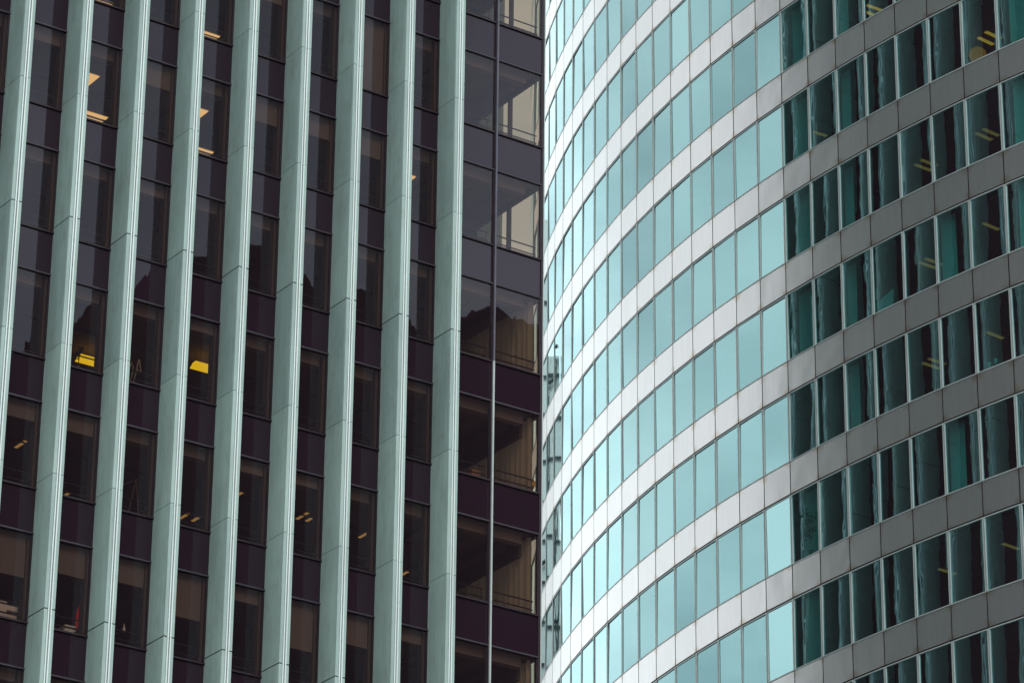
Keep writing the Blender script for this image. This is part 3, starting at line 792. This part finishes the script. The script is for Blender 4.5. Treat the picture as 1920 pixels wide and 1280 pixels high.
# ================================================================== BUILDINGS ACROSS THE STREET, SEEN ONLY MIRRORED
def mirror_A(p):
    q = Vector(p) - cA; return Vector(p) - nA * (2 * q.dot(nA))
sil = [(-260, 720), (-120, 700), (-30, 690), (20, 664), (35, 655), (55, 620), (75, 595), (110, 604), (145, 608), (160, 590), (183, 573), (225, 562), (255, 540), (262, 528),
       (272, 522), (283, 510), (300, 500), (330, 478), (385, 484), (430, 468), (455, 458), (480, 453), (505, 458), (530, 472), (560, 500), (585, 538), (605, 545), (630, 534), (655, 530), (690, 545),
       (720, 556), (745, 565), (765, 590), (785, 624), (800, 640), (830, 612), (860, 586), (905, 586), (925, 575), (945, 584), (965, 597), (1015, 610), (1100, 640), (1250, 690)]
OP = root('opposite_tower', 'dark brown tower with a wavy roofline, mirrored in the lower bronze windows', 'tower', mirror_A(CAM + ray(500, 640) * 232) * 1.0 - Vector((0, 0, (CAM + ray(500, 640) * 232).z)))
base = OP.location
tops = []
for x, y in sil:
    d = ray(x, y); s_ = 232 / d.dot(Vector((0, math.cos(0.0), 0))) * 1.0
    tops.append((CAM + d * s_))
mb = MB(); back = Vector((0, 26, 0))
for p, q in zip(tops, tops[1:]):
    f = [mirror_A(a) - base for a in ((p.x, p.y, 0), (q.x, q.y, 0), q, p)]
    r_ = [mirror_A(Vector(a) + back) - base for a in ((p.x, p.y, 0), (q.x, q.y, 0), q, p)]
    f[0].z = f[1].z = r_[0].z = r_[1].z = 0
    mb.face(f, M['darkbrick']); mb.face(r_[::-1], M['darkbrick']); mb.face([f[3], f[2], r_[2], r_[3]], M['darkbrick'])
for e in (tops[0], tops[-1]):
    f = [mirror_A(a) - base for a in ((e.x, e.y, 0), e, e + back, e + back)]
    f[0].z = 0; f[3].z = 0
    mb.face(f, M['darkbrick'])
mb.build('wall', OP)
wmb = MB()
x0, x1 = tops[0].x + 2, tops[-1].x - 2
def top_at(x):
    for p, q in zip(tops, tops[1:]):
        if p.x <= x <= q.x: return p.z + (q.z - p.z) * (x - p.x) / (q.x - p.x)
    return 0
x = x0
while x < x1 - 1.2:
    z = 6.0
    while z < min(top_at(x), top_at(x + 1.1)) - 4:
        f = [mirror_A(a) - base for a in ((x, tops[0].y - .03, z), (x + 1.1, tops[0].y - .03, z), (x + 1.1, tops[0].y - .03, z + 1.8), (x, tops[0].y - .03, z + 1.8))]
        wmb.face(f, M['darkwin']); z += 3.4
    x += 2.6
wmb.build('window', OP, kind='stuff')

q0 = Vector((1.5, 134, 0)); 
LT = root('lattice_tower', 'pale tower with a dark frame, mirrored wavily at the left rim of the drum', 'tower', q0 + Vector((math.cos(R(111)), math.sin(R(111)), 0)) * 62, R(111))
mb = MB(); mb.box(0, 9, -9, -3.5, 0, 99.5, M['white_clad']); mb.box(0, 9, -3.499, 3.6, 0, 90.5, M['white_clad']); mb.build('wall', LT)
mb = MB()
for q in range(7):
    yq = -8.7 + q * 2.0
    mb.box(-.10, -.001, yq - .08, yq + .08, 0, 99.3 if yq < -3.5 else 90.3, M['dark_grid'])
for q in range(40):
    z = q * 2.45 + 1
    mb.box(-.16, -.101, -9, 3.6 if z < 90 else -3.5, z, z + .16, M['dark_grid'])
for q in range(9):
    mb.tube([(-.3, -8.8, 20 + q * 8), (-.3, 3.4, 27 + q * 8)], .12, M['dark_grid'], 5)
mb.build('frame', LT)
